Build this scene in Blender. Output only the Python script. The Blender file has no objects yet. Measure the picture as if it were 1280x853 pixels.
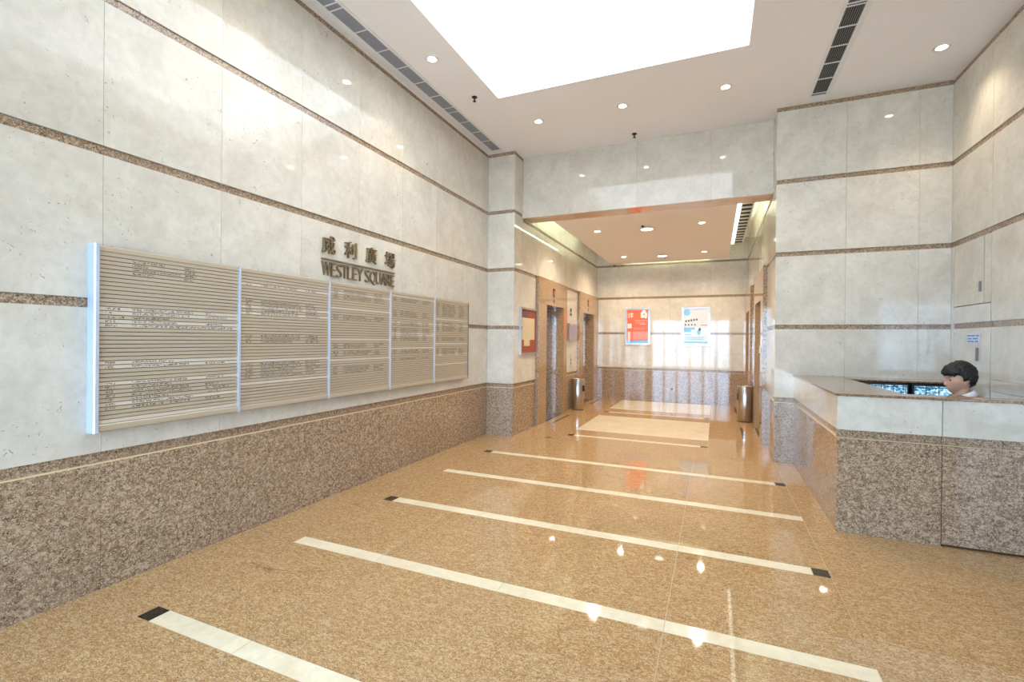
import bpy, bmesh, math, random
from mathutils import Vector, Matrix, noise
random.seed(7)
sc = bpy.context.scene
C = sc.collection

# ------------------------------------------------------------------ camera, sky, exposure
cam = bpy.data.cameras.new('camera'); cam_o = bpy.data.objects.new('camera', cam); C.objects.link(cam_o)
cam.sensor_width = 36.0; cam.lens = 36.0 * 589.504 / 1280.0; cam.clip_start = 0.05
R_ = Vector((0.91867302, 0.39489801, 0.00976904)); U_ = Vector((-0.01008477, -0.00127609, 0.99994833)); F_ = Vector((-0.39489008, 0.91872408, -0.00281015))
m = Matrix((R_, U_, -F_)).transposed().to_4x4(); m.translation = Vector((3.3195, 0.0, 1.5)); cam_o.matrix_world = m
sc.camera = cam_o

world = bpy.data.worlds.new('sky'); sc.world = world; world.use_nodes = True
bg = world.node_tree.nodes['Background']; bg.inputs[0].default_value = (0.46, 0.71, 1.0, 1); bg.inputs[1].default_value = 18.0

sc.view_settings.view_transform = 'Standard'; sc.view_settings.look = 'None'
sc.view_settings.gamma = 1.0; sc.view_settings.use_curve_mapping = False
sc.view_settings.exposure = 0.19

YE = -2.2                      # the glazed street front behind the camera
portal = bpy.data.lights.new('entrance_daylight_portal', 'AREA'); portal.shape = 'RECTANGLE'
portal.size = 3.95; portal.size_y = 2.7; portal.cycles.is_portal = True
po = bpy.data.objects.new('entrance_daylight_portal', portal); C.objects.link(po)
po.location = (2.1, YE - 0.12, 1.35); po.rotation_euler = (math.radians(90), 0, 0)   # faces +Y, into the hall

sun = bpy.data.lights.new('sun', 'SUN'); sun.energy = 50.0; sun.angle = math.radians(.6); sun.color = (1, .98, .95)
so = bpy.data.objects.new('sun', sun); C.objects.link(so); so.location = (10, 10, 20)
so.rotation_euler = Vector((-.35, -.55, -1.0)).to_track_quat('-Z', 'Y').to_euler()      # high over the building, falling on the street outside

# ------------------------------------------------------------------ materials
def s2l(c): return tuple(((v / 255.0) / 12.92 if v / 255.0 <= .04045 else ((v / 255.0 + .055) / 1.055) ** 2.4) for v in c) + (1.0,)

def new_mat(name):
    mt = bpy.data.materials.new(name); mt.use_nodes = True
    nt = mt.node_tree; b = nt.nodes['Principled BSDF']
    return mt, nt, b

def plain(name, rgb, rough=.5, metal=0.0, emit=None, strength=0.0, spec=None):
    mt, nt, b = new_mat(name)
    b.inputs['Base Color'].default_value = s2l(rgb); b.inputs['Roughness'].default_value = rough; b.inputs['Metallic'].default_value = metal
    if spec is not None: b.inputs['Specular IOR Level'].default_value = spec
    if emit: b.inputs['Emission Color'].default_value = s2l(emit); b.inputs['Emission Strength'].default_value = strength
    return mt

def coords(nt, per_piece=True):
    g = nt.nodes.new('ShaderNodeNewGeometry')
    if not per_piece: return g.outputs['Position']
    oi = nt.nodes.new('ShaderNodeObjectInfo')
    mu = nt.nodes.new('ShaderNodeVectorMath'); mu.operation = 'SCALE'; mu.inputs[0].default_value = (37.0, 23.0, 51.0)
    nt.links.new(oi.outputs['Random'], mu.inputs['Scale'])
    ad = nt.nodes.new('ShaderNodeVectorMath'); ad.operation = 'ADD'
    nt.links.new(g.outputs['Position'], ad.inputs[0]); nt.links.new(mu.outputs[0], ad.inputs[1])
    return ad.outputs[0]

def ramp(nt, fac, stops, interp='LINEAR'):
    r = nt.nodes.new('ShaderNodeValToRGB'); cr = r.color_ramp; cr.interpolation = interp
    while len(cr.elements) < len(stops): cr.elements.new(.5)
    for e, (p, c) in zip(cr.elements, stops):
        e.position = p; e.color = c if len(c) == 4 else s2l(c)
    nt.links.new(fac, r.inputs[0]); return r.outputs[0]

def noise_tex(nt, co, scale, detail=4, rough=.6, dist=0.0):
    n = nt.nodes.new('ShaderNodeTexNoise'); n.inputs['Scale'].default_value = scale; n.inputs['Detail'].default_value = detail
    n.inputs['Roughness'].default_value = rough; n.inputs['Distortion'].default_value = dist
    nt.links.new(co, n.inputs['Vector']); return n.outputs['Fac']

def mixc(nt, a, b, fac, mode='MIX'):
    mx = nt.nodes.new('ShaderNodeMix'); mx.data_type = 'RGBA'; mx.blend_type = mode
    for i, v in ((0, fac), (6, a), (7, b)):
        if isinstance(v, (int, float)): mx.inputs[i].default_value = v
        elif isinstance(v, tuple): mx.inputs[i].default_value = v
        else: nt.links.new(v, mx.inputs[i])
    return mx.outputs[2]

def granite(name, dark, mid, light, scale=38, rough=.08, vein=.55, stretch=(1, 1, 1), blotch=None, contrast=1.0, mottle=None, spec=.5):
    """coarse crystalline granite: pale grains parted by broken dark veins"""
    mt, nt, b = new_mat(name)
    co = coords(nt)
    mp = nt.nodes.new('ShaderNodeMapping'); mp.inputs['Scale'].default_value = stretch; nt.links.new(co, mp.inputs[0]); co = mp.outputs[0]
    dn = nt.nodes.new('ShaderNodeTexNoise'); dn.inputs['Scale'].default_value = scale * .8; dn.inputs['Detail'].default_value = 3; nt.links.new(co, dn.inputs['Vector'])
    sc1 = nt.nodes.new('ShaderNodeVectorMath'); sc1.operation = 'SCALE'; sc1.inputs['Scale'].default_value = 1.6 / scale; nt.links.new(dn.outputs['Color'], sc1.inputs[0])
    ad = nt.nodes.new('ShaderNodeVectorMath'); ad.operation = 'ADD'; nt.links.new(co, ad.inputs[0]); nt.links.new(sc1.outputs[0], ad.inputs[1])
    v = nt.nodes.new('ShaderNodeTexVoronoi'); v.inputs['Scale'].default_value = scale; nt.links.new(ad.outputs[0], v.inputs['Vector'])
    e = nt.nodes.new('ShaderNodeTexVoronoi'); e.feature = 'DISTANCE_TO_EDGE'; e.inputs['Scale'].default_value = scale; nt.links.new(ad.outputs[0], e.inputs['Vector'])
    sep = nt.nodes.new('ShaderNodeSeparateColor'); nt.links.new(v.outputs['Color'], sep.inputs[0])
    n1 = noise_tex(nt, co, scale * 2.6, 3, .65, .6)
    gsum = nt.nodes.new('ShaderNodeMath'); gsum.operation = 'MULTIPLY_ADD'; nt.links.new(n1, gsum.inputs[0]); gsum.inputs[1].default_value = .9; nt.links.new(sep.outputs[0], gsum.inputs[2])
    base = ramp(nt, gsum.outputs[0], [(.30, dark), (.52, mid), (.85, mid), (1.0, light)] if contrast >= 1 else [(.25, mid), (1.0, light)])
    n2 = noise_tex(nt, co, scale * .45, 3, .6, .5)
    wv = nt.nodes.new('ShaderNodeMath'); wv.operation = 'MULTIPLY_ADD'; nt.links.new(n2, wv.inputs[0]); wv.inputs[1].default_value = -.55 * vein * 2; nt.links.new(e.outputs['Distance'], wv.inputs[2])
    f = ramp(nt, wv.outputs[0], [(.0, (1, 1, 1, 1)), (.10, (0, 0, 0, 1))])
    ofs = nt.nodes.new('ShaderNodeMath'); ofs.operation = 'ADD'; nt.links.new(wv.outputs[0], ofs.inputs[0]); ofs.inputs[1].default_value = .55 * vein
    f = ramp(nt, ofs.outputs[0], [(.0, (1, 1, 1, 1)), (.13, (0, 0, 0, 1))])
    col = mixc(nt, base, s2l(dark), f)
    if mottle:
        n5 = noise_tex(nt, co, mottle[2], 4, .65, 1.5)
        f5 = ramp(nt, n5, [(.36, (.55, .55, .55, 1)), (.50, (0, 0, 0, 1))]); col = mixc(nt, col, s2l(mottle[0]), f5)
        f6 = ramp(nt, n5, [(.52, (0, 0, 0, 1)), (.66, (.5, .5, .5, 1))]); col = mixc(nt, col, s2l(mottle[1]), f6)
    if blotch:
        n3 = noise_tex(nt, co, 1.9, 6, .72, 1.6)
        f3 = ramp(nt, n3, [(.63, (0, 0, 0, 1)), (.72, (.7, .7, .7, 1))])
        col = mixc(nt, col, s2l(blotch), f3)
    nt.links.new(col, b.inputs['Base Color']); b.inputs['Roughness'].default_value = rough; b.inputs['Specular IOR Level'].default_value = spec
    return mt

def limestone(name, c1, c2, mark, rough=.14, spec=.5):
    mt, nt, b = new_mat(name)
    co = coords(nt)
    n1 = noise_tex(nt, co, 3.5, 6, .62, .4)
    base = ramp(nt, n1, [(.33, c2), (.62, c1)])
    n2 = noise_tex(nt, co, 34, 3, .5, 1.6)
    f2 = ramp(nt, n2, [(.300, (1, 1, 1, 1)), (.335, (0, 0, 0, 1))])
    n3 = noise_tex(nt, co, 5.0, 2, .5)
    f3 = ramp(nt, n3, [(.45, (0, 0, 0, 1)), (.60, (.75, .75, .75, 1))])
    mu = nt.nodes.new('ShaderNodeMath'); mu.operation = 'MULTIPLY'; nt.links.new(f2, mu.inputs[0]); nt.links.new(f3, mu.inputs[1])
    col = mixc(nt, base, s2l(mark), mu.outputs[0])
    n4 = noise_tex(nt, co, 18, 4, .6, .5)
    f4 = ramp(nt, n4, [(.40, (1, 1, 1, 1)), (.62, (.93, .93, .92, 1))])
    col = mixc(nt, col, f4, 1.0, 'MULTIPLY')
    oi = nt.nodes.new('ShaderNodeObjectInfo')
    tint = ramp(nt, oi.outputs['Random'], [(0, (.95, .95, .95, 1)), (1, (1, 1, 1, 1))])
    col = mixc(nt, col, tint, 1.0, 'MULTIPLY')
    nt.links.new(col, b.inputs['Base Color']); b.inputs['Roughness'].default_value = rough; b.inputs['Specular IOR Level'].default_value = spec
    return mt

M = {}
M['stone'] = limestone('cream_limestone', (224, 217, 203), (210, 202, 187), (120, 112, 102), .05, .5)
M['dado'] = granite('brown_granite', (84, 66, 52), (168, 139, 110), (200, 174, 145), 84, .045, .38, (1, 1, 1.2), mottle=((124, 100, 80), (196, 172, 150), 20), spec=.6)
M['bay'] = granite('golden_brown_polished_granite', (132, 102, 72), (170, 138, 103), (184, 154, 120), 90, .05, .24, spec=1.0)
M['band'] = granite('brown_granite_band', (98, 80, 64), (162, 136, 110), (190, 166, 140), 90, .12, .36)
M['floor'] = granite('golden_granite', (124, 88, 52), (188, 149, 101), (208, 175, 129), 105, .035, .22, (.75, 1.35, 1), (112, 78, 48), mottle=((170, 127, 80), (208, 176, 131), 24))
M['inlay'] = limestone('cream_marble_inlay', (240, 226, 196), (232, 214, 180), (214, 194, 158), .08)
M['line'] = plain('ledge_glint_strip', (228, 200, 162), .12)  # pale strip added to paint the bright glint along the dado's top ledge
M['soffit'] = limestone('floor_glow_soffit_stone', (206, 174, 140), (194, 160, 126), (150, 120, 92), .06)  # cream stone with the floor's warm reflection and shade mixed into its tan
M['black'] = granite('black_granite_inlay', (18, 16, 14), (34, 30, 27), (52, 46, 42), 60, .08)
M['grout'] = plain('dark_grout', (150, 140, 126), .8)
M['floor_grout'] = plain('floor_grout', (190, 166, 132), .6)
M['paint'] = plain('warm_white_ceiling_paint', (247, 244, 243), .75)
M['paint2'] = plain('lobby_ceiling_paint', (240, 232, 226), .7)
M['white'] = plain('white_enamel', (236, 236, 236), .4)
M['steel'] = plain('brushed_steel', (190, 186, 180), .28, 1.0)
M['mirror'] = plain('polished_steel', (216, 220, 226), .06, 1.0)
M['alu'] = plain('anodised_aluminium', (204, 216, 236), .3, .35)  # pale blue base holds the daylight reflected in the board's profiles
M['slat'] = plain('champagne_slat', (192, 178, 156), .42, .25)
M['slat2'] = plain('pale_name_slat', (214, 204, 188), .42, .15)
M['bronze'] = plain('bronze_letter', (150, 134, 108), .35, .7)
M['dark'] = plain('dark_void', (26, 25, 25), .7)
M['charcoal'] = plain('charcoal_plastic', (40, 40, 44), .4)
M['grille'] = plain('grey_grille', (120, 122, 128), .5)
M['grille2'] = plain('pale_grey_grille', (158, 162, 172), .5)
M['lamp'] = plain('lamp_glow', (255, 246, 230), .5, 0, (255, 240, 214), 26.0)
M['panel'] = plain('luminous_ceiling', (250, 252, 250), .6, 0, (231, 243, 255), 3.7)
M['tube'] = plain('fluorescent_tube', (255, 255, 240), .5, 0, (238, 255, 224), 22.0)
M['paper'] = plain('cream_paper', (212, 194, 158), .7)
M['red'] = plain('red_brown_felt', (158, 78, 58), .8)

def glyph_mat(name, ink, base, sx=130, sy=130):
    mt, nt, b = new_mat(name)
    co = coords(nt)
    mp = nt.nodes.new('ShaderNodeMapping'); mp.inputs['Scale'].default_value = (1, sx, sy); nt.links.new(co, mp.inputs[0])
    v = noise_tex(nt, mp.outputs[0], 1.0, 1, .5)
    f = ramp(nt, v, [(.47, (1, 1, 1, 1)), (.53, (0, 0, 0, 1))])
    nt.links.new(mixc(nt, s2l(base), s2l(ink), f), b.inputs['Base Color']); b.inputs['Roughness'].default_value = .5
    return mt
M['print'] = glyph_mat('slat_lettering', (108, 94, 76), (190, 177, 156))
M['print2'] = glyph_mat('pale_slat_lettering', (128, 116, 98), (212, 202, 186))

def glass_mat():
    mt, nt, b = new_mat('entrance_glass'); nt.nodes.remove(b)
    out = nt.nodes['Material Output']; t = nt.nodes.new('ShaderNodeBsdfTransparent'); g = nt.nodes.new('ShaderNodeBsdfGlossy')
    g.inputs['Roughness'].default_value = .02; f = nt.nodes.new('ShaderNodeFresnel'); f.inputs[0].default_value = 1.45
    mx = nt.nodes.new('ShaderNodeMixShader'); nt.links.new(f.outputs[0], mx.inputs[0]); nt.links.new(t.outputs[0], mx.inputs[1]); nt.links.new(g.outputs[0], mx.inputs[2])
    nt.links.new(mx.outputs[0], out.inputs[0]); return mt
M['glass'] = glass_mat()

# ------------------------------------------------------------------ builders
WL = {}
def place(o, loc, parent):
    loc = Vector(loc); WL[o.name] = loc
    o.location = loc - (WL[parent.name] if parent else Vector())
    if parent: o.parent = parent
    C.objects.link(o) if o.name not in C.objects else None
    return o

def tag(o, label=None, cat=None, group=None, kind=None):
    for k, v in (('label', label), ('category', cat), ('group', group), ('kind', kind)):
        if v: o[k] = v
    return o

def empty(name, loc, label=None, cat=None, group=None, kind=None):
    o = bpy.data.objects.new(name, None); o.empty_display_size = .1
    place(o, loc, None); return tag(o, label, cat, group, kind)

CACHE = {}
def box(name, lo, hi, mat, parent=None):
    lo = Vector(lo); hi = Vector(hi); d = hi - lo
    key = (round(d.x, 4), round(d.y, 4), round(d.z, 4), mat)
    me = CACHE.get(key)
    if not me:
        x, y, z = d / 2
        v = [(-x, -y, -z), (x, -y, -z), (x, y, -z), (-x, y, -z), (-x, -y, z), (x, -y, z), (x, y, z), (-x, y, z)]
        f = [(0, 3, 2, 1), (4, 5, 6, 7), (0, 1, 5, 4), (1, 2, 6, 5), (2, 3, 7, 6), (3, 0, 4, 7)]
        me = bpy.data.meshes.new(name); me.from_pydata(v, [], f); me.materials.append(M[mat]); CACHE[key] = me
    o = bpy.data.objects.new(name, me)
    return place(o, (lo + hi) / 2, parent)

class MB:
    def __init__(s): s.v = []; s.f = []; s.sm = []
    def box(s, lo, hi):
        n = len(s.v); (a, b, c), (d, e, g) = lo, hi
        s.v += [(a, b, c), (d, b, c), (d, e, c), (a, e, c), (a, b, g), (d, b, g), (d, e, g), (a, e, g)]
        for q in [(0, 3, 2, 1), (4, 5, 6, 7), (0, 1, 5, 4), (1, 2, 6, 5), (2, 3, 7, 6), (3, 0, 4, 7)]:
            s.f.append(tuple(n + i for i in q)); s.sm.append(False)
        return s
    def lathe(s, prof, c, seg=32, axis='z', smooth=True):
        n = len(s.v); k = len(prof)
        for i in range(seg):
            a = 2 * math.pi * i / seg; ca, sa = math.cos(a), math.sin(a)
            for r, h in prof:
                p = {'z': (r * ca, r * sa, h), 'x': (h, r * ca, r * sa), 'y': (r * sa, h, r * ca)}[axis]
                s.v.append((c[0] + p[0], c[1] + p[1], c[2] + p[2]))
        for i in range(seg):
            j = (i + 1) % seg
            for q in range(k - 1):
                s.f.append((n + i * k + q, n + j * k + q, n + j * k + q + 1, n + i * k + q + 1)); s.sm.append(smooth)
        return s
    def tube(s, pts, r, seg=10):
        n = len(s.v); pts = [Vector(p) for p in pts]
        for i, p in enumerate(pts):
            t = (pts[min(i + 1, len(pts) - 1)] - pts[max(i - 1, 0)]).normalized()
            a = t.orthogonal().normalized() if i == 0 else (a - t * a.dot(t)).normalized()
            b = t.cross(a); rr = r[i] if isinstance(r, (list, tuple)) else r
            for k in range(seg):
                q = 2 * math.pi * k / seg; s.v.append(tuple(p + a * math.cos(q) * rr + b * math.sin(q) * rr))
        for i in range(len(pts) - 1):
            for k in range(seg):
                k2 = (k + 1) % seg
                s.f.append((n + i * seg + k, n + i * seg + k2, n + (i + 1) * seg + k2, n + (i + 1) * seg + k)); s.sm.append(True)
        s.f.append(tuple(n + k for k in range(seg - 1, -1, -1))); s.sm.append(False)
        e = n + (len(pts) - 1) * seg; s.f.append(tuple(e + k for k in range(seg))); s.sm.append(False)
        return s
    def prism(s, poly, lo, hi, axis):            # polygon in the two other axes, extruded along axis
        n = len(s.v); k = len(poly)
        for h in (lo, hi):
            for a, b in poly: s.v.append({'x': (h, a, b), 'y': (a, h, b), 'z': (a, b, h)}[axis])
        s.f.append(tuple(range(n, n + k))); s.f.append(tuple(range(n + 2 * k - 1, n + k - 1, -1))); s.sm += [False, False]
        for i in range(k):
            j = (i + 1) % k; s.f.append((n + i, n + k + i, n + k + j, n + j)); s.sm.append(False)
        return s
    def build(s, name, mat, parent=None, origin=None, bevel=0, recalc=True):
        xs, ys, zs = zip(*s.v)
        o0 = Vector(origin) if origin else Vector(((min(xs) + max(xs)) / 2, (min(ys) + max(ys)) / 2, min(zs)))
        me = bpy.data.meshes.new(name); me.from_pydata([tuple(Vector(v) - o0) for v in s.v], [], s.f)
        me.polygons.foreach_set('use_smooth', s.sm)
        me.materials.append(M[mat] if isinstance(mat, str) else mat)
        if recalc or bevel:
            bm = bmesh.new(); bm.from_mesh(me)
            bmesh.ops.remove_doubles(bm, verts=bm.verts, dist=1e-6) if bevel else None
            if recalc: bmesh.ops.recalc_face_normals(bm, faces=bm.faces)
            if bevel: bmesh.ops.bevel(bm, geom=bm.edges[:], offset=bevel, segments=2, profile=.5, affect='EDGES')
            bm.to_mesh(me); bm.free()
        o = bpy.data.objects.new(name, me)
        return place(o, o0, parent)

def spot(name, loc, parent, watts, col, angle=110, blend=.8, size=.05):
    l = bpy.data.lights.new(name, 'SPOT'); l.energy = watts; l.color = col; l.spot_size = math.radians(angle); l.spot_blend = blend; l.shadow_soft_size = size
    o = bpy.data.objects.new(name, l); return place(o, loc, parent)

# ------------------------------------------------------------------ measured layout (metres)
XP, YP, YL, YL2 = .454, 6.72, 7.06, 7.41      # pier side, pier front, lintel front and rear
XR, XW = 4.009, 5.72                          # side of the corner block, right wall
YB, ZC, ZL = 12.29, 4.427, 3.46               # lobby back wall, hall ceiling, lobby ceiling
ZD, DZ, BH, G = .814, .9033, .055, .002
ZT = [ZD + DZ * i for i in range(5)]          # tops of the granite bands
BAY0, BAY1, BAY2 = 7.72, 9.43, 10.41          # lift bays along the lobby
PROJ = .05

def std_rows(top=ZC, dado=True):
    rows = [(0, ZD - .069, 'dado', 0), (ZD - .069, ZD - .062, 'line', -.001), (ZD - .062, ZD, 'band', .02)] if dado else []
    for i in range(4):
        rows += [(ZT[i], ZT[i + 1] - BH, 'stone', 0), (ZT[i + 1] - BH, ZT[i + 1], 'band', .012)]
    out = []
    for a, b, k, r in rows:
        if a >= top - .01: continue
        out.append((a, min(b, top), k, r))
    return out
NAME = {'line': 'glint_line', 'dado': 'granite_panel', 'band': 'granite_band', 'stone': 'stone_panel'}

def clad(parent, axis, plane, sign, breaks, rows, gap=G, t=.03, first_in=0, last_in=0):
    """stone pieces, one object each, on the plane axis=plane facing sign; breaks run along the other horizontal axis"""
    for (z0, z1, k, rec) in rows:
        bs = breaks if k not in ('band', 'line') else ([breaks[0]] + breaks[2:-1:2] + [breaks[-1]] if len(breaks) > 3 else breaks)
        for a, b in zip(bs[:-1], bs[1:]):
            f = plane - sign * rec; r = plane - sign * t; lo, hi = min(f, r), max(f, r)
            gz = 0 if k in ('band', 'line') else gap * .5
            g = gap * (.25 if k in ('band', 'line') else .5)
            if axis == 'x': box(NAME[k], (lo, a + g, z0 + gz * (z0 > 0)), (hi, b - g, z1), k, parent)
            else: box(NAME[k], (a + g, lo, z0 + gz * (z0 > 0)), (b - g, hi, z1), k, parent)

def structure(name, label, cat, boxes, mat='grout'):
    mb = MB()
    for lo, hi in boxes: mb.box(lo, hi)
    return tag(mb.build(name, mat, origin=(0, 0, 0)), label, cat, kind='structure')

# ------------------------------------------------------------------ floor
fl = structure('floor', 'polished golden granite floor with cream and black inlay strips', 'floor', [((-.25, YE - .1, -.14), (XW + .25, YB + .25, -.0015))], 'floor_grout')
cols = [0.0, .497, 1.235, 2.14, 3.09, 4.02, 4.87, XW]
stripes = [-1.5, -.47, .56, 1.58, 2.60, 3.62, 4.66, 5.69]     # centre lines of the inlay strips across the hall
HW = .055
def tile(x0, x1, y0, y1, k='floor', nm='floor_tile'):
    g = .0018; box(nm, (x0 + g, y0 + g, -.02), (x1 - g, y1 - g, 0), k, fl)
edges = [YE] + stripes
for i, y in enumerate(stripes):
    y0 = YE if i == 0 else stripes[i - 1] + HW
    for a, b in zip(cols[:-1], cols[1:]):
        tile(a, b, y0, y - HW)
    # the strip row: border tile, strip pieces, border tile
    tile(0, .497, y - HW, y + HW); tile(4.02, 4.87, y - HW, y + HW); tile(4.87, XW, y - HW, y + HW)
    ends = i % 2 == 1
    xs = [.497, 1.235, 2.14, 3.09, 4.02]
    if ends:
        tile(.497, .597, y - HW, y + HW, 'black', 'inlay_end'); tile(3.92, 4.02, y - HW, y + HW, 'black', 'inlay_end')
        xs[0] = .597; xs[-1] = 3.92
    for a, b in zip(xs[:-1], xs[1:]): tile(a, b, y - HW, y + HW, 'inlay', 'inlay_strip')
y0 = stripes[-1] + HW
for a, b in zip(cols[:-1], cols[1:]): tile(a, b, y0, YP)
# lobby floor: border columns, and a centre field with strips and cream fields
lc = [.2, .497, 1.19, 3.245, 4.02, 4.25]
rowsY = [(YP, 7.19, 'n'), (7.19, 7.295, 's'), (7.295, 7.72, 'n'), (7.72, 9.42, 'f'), (9.42, 9.875, 'n'), (9.875, 9.98, 's'), (9.98, 10.44, 'n'), (10.44, 12.05, 'f'), (12.05, YB, 'n')]
for a, b, k in rowsY:
    if k == 's':
        tile(1.19, 1.29, a, b, 'black', 'inlay_end'); tile(3.145, 3.245, a, b, 'black', 'inlay_end')
        tile(1.29, 2.22, a, b, 'inlay', 'inlay_strip'); tile(2.22, 3.145, a, b, 'inlay', 'inlay_strip')
    elif k == 'f':
        mid = (a + b) / 2
        for (p, q) in ((a, mid), (mid, b)):
            tile(1.19, 2.22, p, q, 'inlay', 'inlay_field'); tile(2.22, 3.245, p, q, 'inlay', 'inlay_field')
    else:
        tile(1.19, 2.22, a, b); tile(2.22, 3.245, a, b)
for p, q in ((YP, 7.72), (7.72, 8.65), (8.65, 9.42), (9.42, 10.44), (10.44, 11.3), (11.3, YB)):
    for a, b in ((.2, .497), (.497, 1.19), (3.245, 4.02), (4.02, 4.25)): tile(a, b, p, q)
# dark inset slots in front of the lift doors
for x in (.64, 3.755):
    for y0_, y1_ in ((8.13, 9.15), (10.95, 11.85)):
        box('slot_inlay', (x - .022, y0_, -.01), (x + .022, y1_, .0012), 'black', fl)

# ------------------------------------------------------------------ hall walls
wl = structure('wall_left', 'long cream limestone wall with brown granite bands and dado', 'wall', [((-.25, YE, 0), (-.03, YP + .03, ZC + .5))])
lb = [1.6 + .7235 * i for i in range(-5, 8)]; lb = [YE] + [b for b in lb if b < 6.4] + [YP]
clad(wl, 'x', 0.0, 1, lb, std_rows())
wp = structure('wall_pier', 'cream stone pier at the end of the directory wall', 'wall', [((-.25, YP + .03, 0), (XP - .03, YL, ZC + .5)), ((-.25, YL, 3.95), (XP, YL2, ZC + .5))])
clad(wp, 'y', YP, -1, [0.0, XP], std_rows())
clad(wp, 'x', XP, 1, [YP + .03, YL], std_rows(), gap=.001)

wt = structure('wall_lintel', 'cream stone lintel above the lift lobby opening', 'wall', [((XP, YL + .03, ZL + .03), (XR, YL2, ZC + .5))])
clad(wt, 'y', YL, -1, [XP, 1.23, 2.25, 3.25, XR], [(ZL, ZC, 'stone', 0)])
for a, b in zip([XP, 1.23, 2.25, 3.25], [1.23, 2.25, 3.25, XR]):
    box('stone_soffit', (a + .0015, YL + .03, ZL), (b - .0015, YL2, ZL + .03), 'soffit', wt)

wc = structure('wall_corner', 'cream stone wall block behind the reception counter', 'wall', [((XR + .03, YP + .03, 0), (XW + .25, YL, ZC + .5)), ((XR, YL, 3.95), (XW + .25, YL2, ZC + .5))])
clad(wc, 'y', YP, -1, [XR, 4.74, 5.43, XW], std_rows())
clad(wc, 'x', XR, -1, [YP + .03, YL], std_rows(), gap=.001)

# right wall with the concealed service door
wr = structure('wall_right', 'cream limestone wall with granite bands behind the reception counter', 'wall', [((XW + .03, YE, 0), (XW + .25, YP + .03, ZC + .5))])
rb = [YE, -1.6, -.85, -.1, .65, 1.4, 2.15, 2.9, 3.65, 4.4, 5.15, 5.89]
clad(wr, 'x', XW, -1, rb, [r for r in std_rows() if r[2] != 'stone' or r[0] > 1.6] + [(ZD, 1.055, 'stone', 0), (1.055, 1.165, 'stone', 0), (1.165, ZT[1] - BH, 'stone', 0)], gap=.006)
# strip above and beside the door
clad(wr, 'x', XW, -1, [5.89, YP], [r for r in std_rows() if r[0] >= ZT[2] - BH - .01])
d5 = empty('door_5', (XW, 6.2, 0), 'concealed stone faced service door with grey pull handle', 'door', kind='structure')
box('door_leaf', (XW, 5.90, .01), (XW + .03, 6.655, ZT[1] - BH), 'stone', d5)
box('edge_panel', (XW, 6.66, .01), (XW + .03, YP, ZT[2] - BH), 'stone', d5)
box('granite_band', (XW + .012, 5.90, ZT[1] - BH), (XW + .03, 6.655, ZT[1]), 'band', d5)
box('cross_panel', (XW, 5.90, ZT[1] + .003), (XW + .03, 6.655, 1.895), 'stone', d5)
hatch = box('hatch_panel', (XW - .002, 6.03, 1.905), (XW + .03, 6.64, ZT[2] - BH - .004), 'stone', d5)
box('side_panel', (XW, 5.90, 1.905), (XW + .03, 6.015, ZT[2] - BH - .004), 'stone', d5)
box('latch', (XW - .012, 6.07, 2.02), (XW - .002, 6.10, 2.12), 'grille', hatch)
MB().box((XW - .014, 6.115, 1.335), (XW, 6.145, 1.465)).build('pull_handle', 'grille', d5, bevel=.003)

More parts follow.
